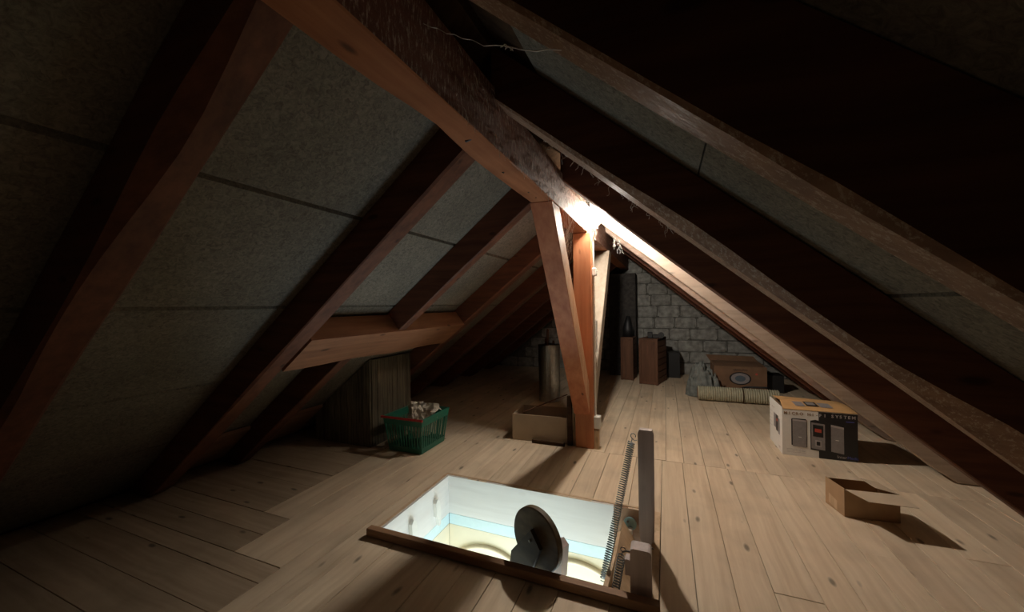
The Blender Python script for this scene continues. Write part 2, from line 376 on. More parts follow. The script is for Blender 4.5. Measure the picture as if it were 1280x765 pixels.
rafter('R', RY[1][0], RY[1][1], xrE, XAP, 'second right-slope rafter, very dark face, with a bark-edged stretch halfway down', [M_raft, M_raft_d], [(.95, .35, .085, 0), (.1, .3, .035, 0)], 12, group=gr)
rafter('R', RY[2][0], RY[2][1], xrE, XAP, 'third right-slope rafter with purplish brown face just in front of the bulb', M_raft, None, 13, group=gr)
rafter('R', RY[3][0], RY[3][1], xrE, XAP, 'brightly lit right-slope rafter right behind the glowing bulb', wood('rafter_wood_lit_tone', (.42, .32, .25), (.58, .47, .38), 'X', 24, 1.2, .5, dust=.2, stain=.2), None, 14, group=gr)  # paler copy of the rafter wood, glow of the bulb painted into its colour
rafter('R', RY[4][0], RY[4][1], xrE, XAP, 'right-slope rafter second beyond the bulb, pinkish brown', wood('pink_rafter_wood_lit_tone', (.36, .25, .19), (.50, .37, .29), 'X', 24, 1.2, .5, stain=.2), None, 15, group=gr)  # pinkish wood, raised above the other rafters to paint in its lit face
rafter('R', RY[5][0], RY[5][1], xrE, XAP, 'narrow-looking right-slope rafter third beyond the bulb', M_raft, None, 16, group=gr)
rafter('R', RY[6][0], RY[6][1], xrE, XAP, 'farthest right-slope rafter, next to the gable wall', M_raft, None, 17, group=gr)
# trimmer between rafters, lying in the slope
tb = G(); y0, y1 = LY[1][0] + LY[1][1] + .002, LY[3][0] - .002
xa, xb = -1.97, -1.745; nx, nz = -.618, .786
n = 12
for i in range(n):
    pass
P4 = [(xa, zL(xa) - .012), (xb, zL(xb) - .012), (xb + nx * .15, zL(xb) - .012 + nz * .15), (xa + nx * .13, zL(xa) - .012 + nz * .13)]
vs = []; fs = []
for i in range(n + 1):
    y = y0 + (y1 - y0) * i / n; s = .010 * noise.noise((y * 2.3, 5, 1))
    vs += [(P4[0][0] + s, y, P4[0][1] + s), (P4[1][0], y, P4[1][1]), (P4[2][0], y, P4[2][1]), (P4[3][0], y, P4[3][1])]
for i in range(n):
    for k in range(4): fs.append((i * 4 + k, i * 4 + (k + 1) % 4, i * 4 + 4 + (k + 1) % 4, i * 4 + 4 + k))
fs += [(0, 1, 2, 3), tuple(range(n * 4, n * 4 + 4))[::-1]]
M_trim = wood('trimmer_wood', (.22, .09, .042), (.33, .15, .075), 'Y', 24, 1.1, .8, stain=.3)
tag(link('trimmer_beam', vs, fs, M_trim), 'horizontal reddish trimmer beam set between the left rafters above the boarded chimney box', 'beam')

# rough plank under the eave between the second and third left rafters
M_eave = wood('eave_wood', (.20, .10, .06), (.32, .18, .11), 'Y', 22, 1.1, .6, stain=.3)
for ya, yb, lb in ((1.455, 1.865, 'short brown plank under the left eave just beyond the second rafter'), (1.965, 2.508, 'brown plank under the left eave between the jack rafter and the boarded chimney box')):
    vs = []; fs = []
    for i in range(9):
        y = ya + i * (yb - ya) / 8; w = .012 * noise.noise((y * 3, 2, 2))
        for x, o in ((-2.885 + w, .165), (-3.22, .165), (-3.22, .19), (-2.885 + w, .19)): vs.append((x, y, max(.002, zL(x) + o)))
    for i in range(8):
        for k in range(4): fs.append((i * 4 + k, i * 4 + (k + 1) % 4, i * 4 + 4 + (k + 1) % 4, i * 4 + 4 + k))
    fs += [(0, 1, 2, 3), (32, 33, 34, 35)]
    tag(link('eave_plank', vs, fs, M_eave), lb, 'plank', 'planks under the left eave')

# ridge purlin
st = [(-.9) + (YB - .01 + .9) * i / 60 for i in range(61)]; vs = []; fs = []; fm = []
for y in st:
    a = .008 + .02 * max(0, noise.noise((y * 2.1, 1, 1))); b = .006 + .018 * max(0, noise.noise((y * 1.6, 9, 1))) + .03 * math.exp(-((y - 1.05) / .18) ** 2)
    vs += [(BX0, y, BZ1), (BX0, y, BZ0 + b), (BX0 + b, y, BZ0), (BX1 - a * .4, y, BZ0), (BX1, y, BZ0 + a * .4), (BX1, y, BZ1)]
for i in range(len(st) - 1):
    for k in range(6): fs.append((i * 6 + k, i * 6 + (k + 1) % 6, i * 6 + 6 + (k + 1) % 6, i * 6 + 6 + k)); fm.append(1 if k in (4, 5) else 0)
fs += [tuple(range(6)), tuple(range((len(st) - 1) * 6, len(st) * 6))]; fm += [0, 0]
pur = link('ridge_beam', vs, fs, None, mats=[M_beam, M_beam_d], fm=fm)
tag(pur, 'long orange ridge beam with a dusty cobwebbed side, running overhead to the bulb', 'beam')
for y in (1.55, 1.88, 1.99, 1.2):
    G().tube([(-.66 + U(-.03, .03), y, BZ0 + .004), (-.66, y, BZ0 - .0015)], .005, 8).obj('nail_hole', M_blk, pur)

# post and braces
PX0, PX1, PY0, PY1 = -.712, -.560, 3.12, 3.268
g = G(); vs = []
post = thing('roof_post', 'square orange wooden post under the ridge beam with a white conduit beside it', 'post', ((PX0 + PX1) / 2, (PY0 + PY1) / 2, 0))
G().box(PX0, PX1, PY0, PY1, .001, BZ0 - .001, bev=.005).obj('shaft', M_post, post)
def brace(poly, label, group, xr=-.590):
    g = G(); g.prism(poly, 'X', -.722, xr)
    o = g.obj('knee_brace', [M_bracef]); me = o.data
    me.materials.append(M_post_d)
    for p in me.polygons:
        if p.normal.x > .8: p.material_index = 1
    bm = bmesh.new(); bm.from_mesh(me); bmesh.ops.bevel(bm, geom=list(bm.edges), offset=.004, segments=1, affect='EDGES'); bm.to_mesh(me); bm.free()
    return tag(o, label, 'brace', group)
brace([(2.075, BZ0 - .001), (2.245, BZ0 - .001), (3.119, .545), (3.119, .28)], 'slanting orange knee brace in front of the post, reaching forward up to the ridge beam', 'knee braces of the post')
br2 = brace([(4.29, BZ0 - .001), (4.46, BZ0 - .001), (3.269, .25), (3.269, .50)], 'slanting knee brace behind the post, reaching back up to the ridge beam', 'knee braces of the post', -.566)
br2.data.materials[0] = M_brace; br2.data.materials[1] = M_brace

# ------------------------------------------------------------------ gable wall, rear wall
wb = G().prism([(-3.55, 0), (1.95, 0), (XAP + .02, zR(XAP) + .22), (XAP - .02, zL(XAP) + .22), (-3.3, .01)], 'Y', YB, YB + .12).obj('wall_back', M_mortar); tag(wb, kind='structure')
bw, bh = .37, .193
for r in range(11):
    z0 = .005 + r * bh; x = -3.3 + (.0 if r % 2 else -.18) + U(-.02, .02)
    while x < 1.95:
        w = bw + U(-.05, .04); xa_, xb_ = x + .011, x + w - .011; zt = z0 + bh - .018
        lim = min(zL(xa_), zR(xb_)) + RT - .01
        if zt < lim and z0 < 2:
            pr = .030 + U(-.008, .010)
            bm = bmesh.new(); bmesh.ops.create_cube(bm, size=1)
            for v in bm.verts:
                v.co = Vector(((xa_ + xb_) / 2 + v.co.x * (xb_ - xa_), YB - pr / 2 + v.co.y * pr, (z0 + zt) / 2 + v.co.z * (zt - z0)))
            bmesh.ops.bevel(bm, geom=list(bm.edges), offset=.024, offset_type='OFFSET', segments=2, affect='EDGES', clamp_overlap=True)
            for v in bm.verts:
                v.co += Vector((U(-.009, .009), U(-.002, .002), U(-.008, .008)))
            bm.verts.index_update()
            link('wall_block', [v.co.copy() for v in bm.verts], [tuple(v.index for v in f.verts) for f in bm.faces], M_block, wb); bm.free()
        elif z0 < 2 and zR(xa_) + RT - .03 > z0 + .03 and x > XAP:
            L_ = lambda q: zR(q) + RT - .02
            xc = (1.4768 + RT - .02 - zt) / .8552; pts = [(xa_, z0)]
            xe_ = min(xb_, (1.4768 + RT - .02 - z0) / .8552); pts.append((xe_, z0))
            if L_(xe_) > z0 + .004: pts.append((xe_, min(zt, L_(xe_))))
            if xa_ < xc < xe_: pts.append((xc, zt))
            pts.append((xa_, min(zt, L_(xa_))))
            G().prism(pts, 'Y', YB - .024, YB - .001).obj('wall_block', M_block, wb)
        x += w
wf = G().prism([(-3.55, 0), (1.95, 0), (XAP, zR(XAP) + .22)], 'Y', YF - .1, YF).obj('wall_front', M_mortar); tag(wf, kind='structure')

# dark brick stack before the gable wall
stack = G().box(-.88, -.45, 6.5, 6.90, .001, 1.70).obj('chimney_stack', M_darkbr)
tag(stack, 'dark masonry chimney stack standing against the gable wall behind the crates', 'chimney')
for r in range(20):
    z = .01 + r * .082
    for k in range(2):
        x0 = -.875 + k * .212 + (0 if r % 2 else .0); w = .20
        if r % 2: x0 += (.0 if k == 0 else -.08); w = .125 if k == 0 else .29
        G().box(x0, x0 + w, 6.492, 6.5, z, z + .07).obj('brick', M_darkbr, stack)

# ------------------------------------------------------------------ attic hatch
hatch = thing('attic_hatch', 'open floor hatch with white-painted lining, lit cool from the stairs below', 'hatch', (-.74, 1.92, 0))
T = .018; LZ = -.262
G().box(HX0, -.30, HY1 - T + .018, HY1 + .018, LZ, -.001).obj('lining_board', M_lining, hatch)
G().box(-.299, HX1 - .042, HY1 - T + .018, HY1 + .018, LZ, -.001).obj('lining_board', M_curb, hatch)
ll = G().box(HX0 - T, HX0, HY0 + .03, HY1 + .018, LZ, -.001).obj('lining_board', wood('painted_lining_side', (.68, .65, .61), (.78, .76, .72), 'Y', 14, .8, .1, stain=.05, rnd=0, bump=.08), hatch)
G().box(HX0, HX1 - .042, HY0 + .03, HY0 + .03 + T, LZ, -.001).obj('lining_board', M_lining, hatch)
G().box(HX1 - .042, HX1 - .002, HY0 + .03, HY1 + .018, LZ, .002, bev=.002).obj('edge_strip', M_pale, hatch)
G().box(HX0 - T, HX1 - .043, HY1 + .019, HY1 + .036, -.03, .0025, bev=.001).obj('edge_strip', M_pale, hatch)
G().box(HX0 - T - .017, HX0 - T - .001, HY0 + .03, HY1 + .036, -.03, .0025, bev=.001).obj('edge_strip', M_pale, hatch)
G().box(HX0 - .03, HX1 + .004, HY0 - .012, HY0 + .028, .0015, .043, bev=.003).obj('curb', M_curb, hatch)
for a in ((HX0, -.30, HY1 + .002, HY1 + .02), (HX0 - T, HX0 - .002, HY0 + .05, HY1), (HX0, -.30, HY0 + .03, HY0 + .05)):
    G().box(*a, -.338, LZ - .004).obj('frame_band', M_band, hatch)
# partition of the lever bay
G().prism([(1.60, .0), (1.60, -.26), (2.28, -.26), (2.28, -.13), (2.17, -.085)], 'X', -.262, -.242).obj('partition_board', M_pale, hatch)
G().prism([(-.2415, -.045), (-.2415, -.26), (-.105, -.26)], 'Y', 1.62, 2.24).obj('ramp_board', M_pale, hatch)
# plastic catches on the left lining
for yc, sc in ((2.115, 1.0), (1.86, .95)):
    p = [(yc - .022, -.10), (yc - .004, -.078), (yc + .022, -.10), (yc + .034, -.17), (yc + .030, -.255), (yc + .014, -.262), (yc + .004, -.20), (yc - .016, -.19)]
    G().prism(p, 'X', HX0 + .001, HX0 + .026).obj('catch', M_plastw, hatch)
# stairwell below
G().box(HX0, -.02, HY1 + .002, HY1 + .06, -2.4, -.34).obj('wall_below_back', M_cream)['kind'] = 'structure'
G().box(HX0 - .06, HX0 - .001, HY0 - .1, HY1, -2.4, -.34).obj('wall_below_left', M_cream)['kind'] = 'structure'
G().box(HX0, -.02, HY0 - .1, HY0 + .03, -2.4, -.34).obj('wall_below_front', M_cream)['kind'] = 'structure'
G().box(-.02, .04, HY0 - .1, HY1 + .06, -2.4, -.34).obj('wall_below_right', M_cream)['kind'] = 'structure'
G().box(HX0 - .06, .04, HY0 - .1, HY1 + .06, -2.45, -2.4).obj('floor_below', M_cream)['kind'] = 'structure'
wbb = bpy.data.objects['wall_below_back']
for cx, zc, rr in ((-1.13, -.80, .36), (-.53, -.75, .36)):
    ring = [(cx + rr * math.cos(a), HY1 - .002, zc + rr * math.sin(a)) for a in [2 * math.pi * i / 48 for i in range(49)]]
    G().tube(ring, .016, 8, caps=False).obj('round_moulding', M_ring, wbb, smooth=True)

# ---- wheel on the curb
wc = Vector((-.562, 1.645, .122)); RA = math.radians(-25); xf = rot_about(wc, RA)
wheel = thing('wooden_disc', 'round dark wooden disc standing upright on the front curb of the hatch', 'disc', (wc.x, wc.y, .044))
def disc(c, r, y0, y1, n=48):
    g = G(); pts = [(c.x + r * math.cos(2 * math.pi * i / n), c.z + r * math.sin(2 * math.pi * i / n)) for i in range(n)]
    pin = [(c.x + (r - .004) * math.cos(2 * math.pi * i / n), c.z + (r - .004) * math.sin(2 * math.pi * i / n)) for i in range(n)]
    vs = [(p[0], y0, p[1]) for p in pin] + [(p[0], y0 + .004, p[1]) for p in pts] + [(p[0], y1 - .003, p[1]) for p in pts] + [(p[0], y1, p[1]) for p in pin]
    fs = [tuple(range(n)), tuple(range(3 * n, 4 * n))]
    for k in range(3): fs += [(k * n + i, k * n + (i + 1) % n, (k + 1) * n + (i + 1) % n, (k + 1) * n + i) for i in range(n)]
    return [xf(Vector(v)) for v in vs], fs
v_, f_ = disc(wc, .142, wc.y - .016, wc.y + .016); link('disc', v_, f_, M_disc, wheel)
c = wc; ang = math.radians(48); ca, sa = math.cos(ang), math.sin(ang)
def q2(a, b): return (c.x + a * ca - b * sa + .0, c.z + .03 + a * sa + b * ca)
g = G().prism([(c.x + a_, c.z + b_) for a_, b_ in ((-.008, .050), (.050, -.018), (-.02, -.165), (-.150, -.165), (-.140, -.105))], 'Y', c.y - .036, c.y - .0165, xf=xf); g.obj('arm', wood('arm_wood', (.035, .026, .016), (.08, .058, .034), 'X', 20, 2, .2), wheel)
g = G().tube([xf(Vector((c.x - .01, c.y - .042, c.z + .0))), xf(Vector((c.x - .01, c.y - .034, c.z)))], .006, 10); g.obj('bolt', M_metal, wheel)
xb2 = rot_about((-.44, 1.69, 0), math.radians(-24))
G().prism([(-.50, -.06), (-.50, .09), (-.465, .110), (-.435, .088), (-.450, -.06)], 'Y', 1.665, 1.71, xf=xb2).obj('support_block', M_mech, wheel)

# ---- lever mechanism at the right end
lev = thing('tall_lever', 'tall thin upright wooden lever at the right end of the hatch', 'lever', (-.097, 1.965, 0))
pts = [(-.134, -.02), (-.128, -.10), (-.075, -.10), (-.062, .02), (-.060, .56), (-.067, .577), (-.127, .577), (-.134, .56)]
G().prism([(-.120, -.06), (-.085, -.06), (-.068, .10), (-.060, .30), (-.060, .555), (-.068, .577), (-.126, .577), (-.134, .558), (-.134, .10)], 'Y', 1.95, 1.985).obj('upright', M_mech, lev)
G().prism([(-.116, -.10), (-.082, -.12), (-.066, .0), (-.062, .16), (-.062, .34), (-.072, .355), (-.086, .30), (-.10, .18)], 'Y', 1.991, 2.012).obj('side_arm', M_mech, lev)
G().tube([(-.075, 1.944, .0), (-.075, 1.95, .0)], .010, 12).obj('rivet', M_metal, lev)
spr = thing('long_spring', 'long steel coil spring slanting from the top of the lever down into the hatch', 'spring', (-.28, 1.75, -.06))
a, b = Vector((-.163, 1.945, .515)), Vector((-.278, 1.742, -.065))
G().tube(helix(a, b, .0165, 62, .002), .0026, 4).obj('coil', M_spring, spr, smooth=True)
hk = [a + Vector((.0, 0, .0)), a + Vector((.003, 0, .015))] + [a + Vector((.008 + .012 * math.cos(t), 0, .030 + .012 * math.sin(t))) for t in [math.radians(230 - 36 * i) for i in range(8)]]
G().tube(hk, .0022, 6).obj('hook', M_spring, spr, smooth=True)
G().tube([(-.136, 1.945, .525), (-.150, 1.945, .522), (-.158, 1.945, .532)], .002, 6).obj('eye', M_spring, spr)
blk = thing('lever_block', 'dark upright wooden block behind the front curb, below the lever', 'block', (-.105, 1.61, 0))
def rr(x0, x1, z0, z1, r):
    return [(x0, z0), (x1, z0), (x1, z1 - r), (x1 - r * .3, z1 - r * .3), (x1 - r, z1), (x0 + r, z1), (x0 + r * .3, z1 - r * .3), (x0, z1 - r)]
G().prism(rr(-.146, -.064, -.02, .205, .012), 'Y', 1.59, 1.65).obj('body', M_mech, blk)
G().prism(rr(-.168, -.1465, .085, .15, .006), 'Y', 1.60, 1.64).obj('lug', M_mech, blk)
sp2 = thing('short_spring', 'short dark coil spring hanging beside the lever block', 'spring', (-.21, 1.655, -.02))
a, b = Vector((-.186, 1.655, .125)), Vector((-.214, 1.655, -.03))
g = G(); hp = helix(a, b, .0155, 13, .002); tp = []
g.tube(hp, .0028, 5).obj('coil', M_darkst, sp2, smooth=True)
hk = [a, a + Vector((.002, 0, .012))] + [a + Vector((.006 + .010 * math.cos(t), 0, .028 + .010 * math.sin(t))) for t in [math.radians(250 - 34 * i) for i in range(8)]]
G().tube(hk, .0024, 6).obj('hook', M_darkst, sp2, smooth=True)
G().tube([(-.146, 1.655, .150), (-.165, 1.655, .150), (-.182, 1.655, .142)], .004, 8).obj('pin', M_darkst, sp2)
pul = thing('hinge_disc', 'small round teal-grey metal hinge disc inside the hatch by the lever', 'hinge', (-.205, 2.262, -.075))
dc = Vector((-.205, 2.262, -.075))
g = G().tube([dc, dc + Vector((0, .012, 0))], .036, 28); g.obj('plate', M_teal, pul)
G().box(-.222, -.190, 2.235, 2.262, -.125, -.092, bev=.002).obj('bracket', M_plastw, pul)
G().tube([dc + Vector((-.012, -.004, .012)), dc + Vector((-.012, 0, .012))], .006, 10).obj('screw', M_darkst, pul)

# ------------------------------------------------------------------ lamp and its wiring
lamp = thing('light_bulb', 'glowing bare light bulb beside the ridge beam at the top of the post', 'lamp', BULB)
bm = bmesh.new(); bmesh.ops.create_uvsphere(bm, u_segments=20, v_segments=12, radius=BULB_R)
link('glass', [Vector((v.co.x, v.co.y, v.co.z * 1.3)) + BULB for v in bm.verts], [tuple(v.index for v in f.verts) for f in (bm.verts.index_update() or bm.faces)], M_bulb, lamp, smooth=True); bm.free()
G().tube([BULB + Vector((0, 0, -.072)), BULB + Vector((0, 0, -.066)), BULB + Vector((0, 0, -.042))], [.012, .017, .016], 16).obj('socket', M_plastw, lamp)
G().box(BX1 + .0005, BULB.x - .012, BULB.y - .008, BULB.y + .008, BULB.z - .062, BULB.z - .050).obj('holder_strap', M_plastw, lamp)
cx_, cy_ = PX1 + .010, 3.165
con = tag(G().tube([(BULB.x - .012, BULB.y + .005, 1.800), (cx_ + .02, cy_ - .03, 1.775), (cx_, cy_, 1.74), (cx_, cy_, 1.70), (cx_, cy_, .275)], .0085, 10).obj('cable_conduit', M_plastw, smooth=True), 'thin white cable conduit running down the right side of the post', 'conduit')
sw = thing('light_switch', 'small white switch box on the conduit below the bulb', 'switch', (cx_, cy_, 1.44))
G().box(PX1 + .0005, PX1 + .034, cy_ - .026, cy_ + .026, 1.435, 1.50, bev=.005).obj('housing', M_plastw, sw)
G().box(PX1 + .034, PX1 + .044, cy_ - .010, cy_ + .010, 1.452, 1.482, bev=.002).obj('rocker', M_plastw, sw)
G().box(PX1 + .001, PX1 + .012, cy_ - .004, cy_ + .008, 1.32, 1.334).obj('clip', M_plastw, sw)
jb = tag(G().box(PX1 + .001, PX1 + .052, 3.13, 3.20, .17, .268, bev=.004).obj('junction_box', M_plastw), 'pale junction box at the foot of the post where the conduit ends', 'junction box')
tag(G().box(PX1 + .001, PX1 + .04, 3.13, 3.18, .002, .155, bev=.002).obj('wood_offcut', M_pale), 'short pale wooden offcut standing against the foot of the post', 'wood')
tag(G().prism([(3.335, 1.055), (3.30, 1.06), (3.295, 1.02), (3.30, .78), (3.315, .78), (3.345, 1.02)], 'X', PX1 - .003, PX1 + .006).obj('hanging_strip', M_plastw), 'slim white tapered strip hanging on the right side of the post', 'strip')

# ------------------------------------------------------------------ boarded chimney box on the left
cb = thing('chimney_box', 'tall box of rough weathered boards under the left roof slope behind the green basket', 'chimney', (-2.66, 2.79, 0))
def topz(x): return zL(x) + RT - .01
x = -2.99
k = 0
for i in range(7):
    xa_ = -2.99 + i * .0915; xb_ = xa_ + .0885
    G().prism([(xa_, .001), (xb_, .001), (xb_, topz(xb_)), (xa_, topz(xa_))], 'Y', 2.515 + U(0, .004), 2.535).obj('board', M_grey, cb)
for i in range(8):
    ya = 2.537 + i * .066; zt = topz(-2.36)
    G().box(-2.362, -2.344 + U(-.003, .003), ya, ya + .0635, .001, zt - .0).obj('board', M_grey, cb)

# ------------------------------------------------------------------ green basket
bk = thing('green_basket', 'dark green slatted plastic shopping basket full of crumpled paper, before the boarded chimney box', 'basket', (-2.03, 2.72, 0))
bx0, bx1, by0, by1 = -2.16, -1.845, 2.535, 2.87; tz = .285; fl_ = .035
def bpt(u, v, h):
    """u,v in -1..1, h 0..1"""
    k = fl_ * h
    return Vector(((bx0 + bx1) / 2 + u * ((bx1 - bx0) / 2 + k), (by0 + by1) / 2 + v * ((by1 - by0) / 2 + k), .004 + h * tz))
def quad_slab(g, p0, p1, p2, p3, t):
    n_ = (p1 - p0).cross(p3 - p0).normalized() * t
    ps = [p0, p1, p2, p3]; g.add(ps + [p + n_ for p in ps], [(0, 1, 2, 3), (7, 6, 5, 4), (0, 4, 5, 1), (1, 5, 6, 2), (2, 6, 7, 3), (3, 7, 4, 0)])
g = G(); quad_slab(g, bpt(-1, -1, 0), bpt(-1, 1, 0), bpt(1, 1, 0), bpt(1, -1, 0), -.004); g.obj('base', M_green, bk)
sides = [lambda t, h: bpt(t, -1, h), lambda t, h: bpt(1, t, h), lambda t, h: bpt(-t, 1, h), lambda t, h: bpt(-1, -t, h)]
for S_ in sides:
    g = G()
    for h0, h1 in ((0, .16), (.80, 1.0)): quad_slab(g, S_(-1, h0), S_(1, h0), S_(1, h1), S_(-1, h1), .0035)
    g.obj('side_panel', M_green, bk)
    for i in range(13):
        t0 = -1 + i * (2 / 12.6); g = G(); quad_slab(g, S_(t0, .15), S_(t0 + .07, .15), S_(t0 + .07, .81), S_(t0, .81), .0035); g.obj('slat', M_green, bk)
rim = [bpt(1, -1, 1), bpt(1, 1, 1), bpt(-1, 1, 1), bpt(-1, -1, 1)]
G().tube(rim, .008, 8).obj('rim', M_green, bk)
G().tube([bpt(-1.06, -1.04, 1.0), bpt(1.06, -1.04, 1.0)], .010, 8).obj('handle', M_redp, bk)['label'] = 'red carrying handle'
def crumple(name, c, r, mat, label, cat, seed, sq=(1, 1, 1), group=None, amp=.5, sub=3):
    bm = bmesh.new(); bmesh.ops.create_icosphere(bm, subdivisions=sub, radius=1); vs = []
    for v in bm.verts:
        d = v.co.normalized(); k = 1 + amp * noise.noise(d * 2.3 + Vector((seed, 0, 0))) + amp * .6 * abs(noise.noise(d * 6 + Vector((0, seed, 0))))
        vs.append(Vector(c) + Vector((d.x * sq[0], d.y * sq[1], d.z * sq[2])) * r * k)
    bm.verts.index_update(); o = link(name, vs, [tuple(v.index for v in f.verts) for f in bm.faces], mat); bm.free()
    return tag(o, label, cat, group)
def sheet(name, c, w, h, mat, label, cat, seed, rz=0, tilt=1.2, group=None):
    n = 9; vs = []; c = Vector(c); m = Matrix.Rotation(rz, 3, 'Z') @ Matrix.Rotation(tilt, 3, 'X')
    for k in (0, .0015):
        for i in range(n):
            for j in range(n):
                u, v = i / (n - 1) - .5, j / (n - 1) - .5
                z = .05 * noise.noise((u * 3.1 + seed, v * 3.1, 0)) + .03 * abs(noise.noise((u * 6 + seed, v * 6, 4)))
                vs.append(c + m @ Vector((u * w, v * h, z + k)))
    fs = []; q = n * n
    for i in range(n - 1):
        for j in range(n - 1):
            a = i * n + j; fs += [(a, a + 1, a + n + 1, a + n), (q + a, q + a + n, q + a + n + 1, q + a + 1)]
    for i in range(n - 1):
        for a, b in ((i, i + 1), ((n - 1) * n + i, (n - 1) * n + i + 1), (i * n, (i + 1) * n), (i * n + n - 1, (i + 1) * n + n - 1)): fs.append((a, b, b + q, a + q))
    return tag(link(name, vs, fs, mat), label, cat, group)
gp = 'crumpled paper in the basket'
sheet('paper_bag', (-1.97, 2.64, .315), .13, .16, M_paper, 'pale crumpled paper bag sticking up at the left of the green basket', 'paper', 1, .4, 1.35, gp)
sheet('paper_bag', (-1.93, 2.60, .31), .09, .12, M_paper, 'narrow folded cream paper at the front of the green basket', 'paper', 4, 1.0, 1.5, gp)
sheet('paper_bag', (-1.88, 2.72, .31), .14, .12, M_paper, 'jagged crumpled paper sticking up at the right of the green basket', 'paper', 8, .1, 1.2, gp)
sheet('paper_bag', (-1.93, 2.80, .29), .15, .12, M_paper, 'crumpled paper lying towards the back of the green basket', 'paper', 12, -.4, .5, gp)
crumple('paper_ball', (-1.98, 2.72, .18), .11, M_paper, 'wad of crumpled paper filling the middle of the green basket', 'paper', 3, (1, 1, .9), gp)
arc = [(-1.90 + .05 * math.cos(t), 2.75, .275 + .055 * math.sin(t)) for t in [math.pi * i / 10 for i in range(11)]]
tag(G().tube(arc, .0022, 6).obj('wire_loop', plain('violet_wire', (.20, .16, .30), .4), smooth=True), 'thin violet wire loop rising from the green basket', 'wire')

# ------------------------------------------------------------------ open box left of the post
ob = thing('open_box', 'low open-topped plywood box on the floor left of the post', 'box', (-1.04, 3.26, 0))
X0, X1, Y0, Y1, H = -1.282, -.79, 3.118, 3.45, .228
rb = rot_about((X0, Y0, 0), math.radians(4))
for a in ((X0, X1, Y0, Y0 + .012, .001, H), (X0, X1, Y1 - .012, Y1, .001, H), (X0, X0 + .012, Y0 + .0125, Y1 - .0125, .001, H), (X1 - .012, X1, Y0 + .0125, Y1 - .0125, .001, H)):
    G().box(*a, xf=rb).obj('side_board', M_ply, ob)
G().box(X0 + .0125, X1 - .0125, Y0 + .0125, Y1 - .0125, .002, .012, xf=rb).obj('bottom_board', M_mech, ob)
tag(G().tube([(-1.20, 3.17, .235), (-.83, 3.34, .385)], .005, 8).obj('thin_rod', M_crate), 'thin wooden rod leaning across the open plywood box', 'rod')
tag(G().box(-.785, -.745, 3.13, 3.165, .002, .42, bev=.002).obj('dark_batten', M_dark), 'short dark batten standing between the open box and the post', 'batten')
tag(G().box(-1.09, -.80, 3.088, 3.112, .0015, .030, bev=.002).obj('shade_strip', M_dark), 'flat dark strip added as the shadow on the floor in front of the open box', 'batten')  # dark strip added where the floor is only shaded along the box front

# metal bin with sticks
bc = Vector((-1.36, 4.55, 0))
mb = thing('metal_bin', 'tall round grey metal bin holding sticks, in the dark behind the open box', 'bin', bc)
def ringtube(c, r0, r1, z0, z1, t, n=28):
    vs = []; fs = []
    for (r, z) in ((r0, z0), (r1, z1), (r1 - t, z1), (r0 - t, z0 + .01)):
        for i in range(n): vs.append((c.x + r * math.cos(2 * math.pi * i / n), c.y + r * math.sin(2 * math.pi * i / n), z))
    for k in range(4):
        kk = (k + 1) % 4
        fs += [(k * n + i, k * n + (i + 1) % n, kk * n + (i + 1) % n, kk * n + i) for i in range(n)]
    return vs, fs
v_, f_ = ringtube(bc, .13, .135, .002, .70, .004); link('wall', v_, f_, M_metal, mb, smooth=False)
G().tube([bc + Vector((0, 0, .002)), bc + Vector((0, 0, .008))], .125, 28).obj('bottom', M_metal, mb)
v_, f_ = ringtube(bc, .139, .139, .685, .702, .005); link('rim', v_, f_, M_metal, mb)
for i, (dx, dy, h, lb) in enumerate(((-.02, -.04, .90, 'longest light stick standing up out of the metal bin'), (-.055, .0, .78, 'short reddish stick in the metal bin, left of the longest one'), (.03, .03, .75, 'short stick in the metal bin, right of the longest one'))):
    p = bc + Vector((dx, dy, .012)); tag(G().tube([p, p + Vector((.02, 0, h - .03)), p + Vector((.021, 0, h - .012))], [.017, .017, .012], 8).obj('wooden_stick', M_crate), lb, 'stick', 'sticks in the metal bin')

# ------------------------------------------------------------------ hi-fi carton
hb = thing('stereo_carton', 'white and black printed stereo carton with orange-brown top under the right roof slope', 'box', (1.07, 3.715, 0))
X0, X1, Y0, Y1, H = .838, 1.305, 3.525, 3.90, .357
t = .004
G().box(X0, X1, Y0, Y0 + t, .001, H).obj('front_panel', M_white, hb)
G().box(X0, X0 + t, Y0 + t, Y1, .001, H + .012).obj('side_panel', M_white, hb)
G().box(X1 - t, X1, Y0 + t, Y1, .001, H).obj('side_panel', M_black, hb)
G().box(X0 + t, X1 - t, Y1 - t, Y1, .001, H).obj('rear_panel', M_card, hb)
G().box(X0 + t, X1 - t, Y0 + t, Y1 - t, .001, .005).obj('bottom_panel', M_card, hb)
# top: two long flaps meeting at a slight ridge, a raised corner at the left
ym = (Y0 + Y1) / 2
def flap(pts, th, mat, parent, name='flap'):
    P = [Vector(p) for p in pts]; nn = (P[1] - P[0]).cross(P[2] - P[0]).normalized()
    if nn.z < 0: nn = -nn
    k = len(P); vs = P + [p + nn * th for p in P]
    fs = [tuple(range(k)), tuple(range(k, 2 * k))[::-1]] + [(i, (i + 1) % k, (i + 1) % k + k, i + k) for i in range(k)]
    return link(name, vs, fs, mat, parent)
tf = flap([(X0 + .005, Y0 - .002, H + .002), (X1 + .002, Y0 - .002, H + .001), (X1 + .002, ym, H + .018), (X0 + .03, ym, H + .03)], .003, M_cardd, hb)
flap([(X0 + .03, ym + .002, H + .030), (X1 + .002, ym + .002, H + .018), (X1 + .002, Y1, H + .002), (X0 + .02, Y1, H + .020)], .003, M_cardd, hb)
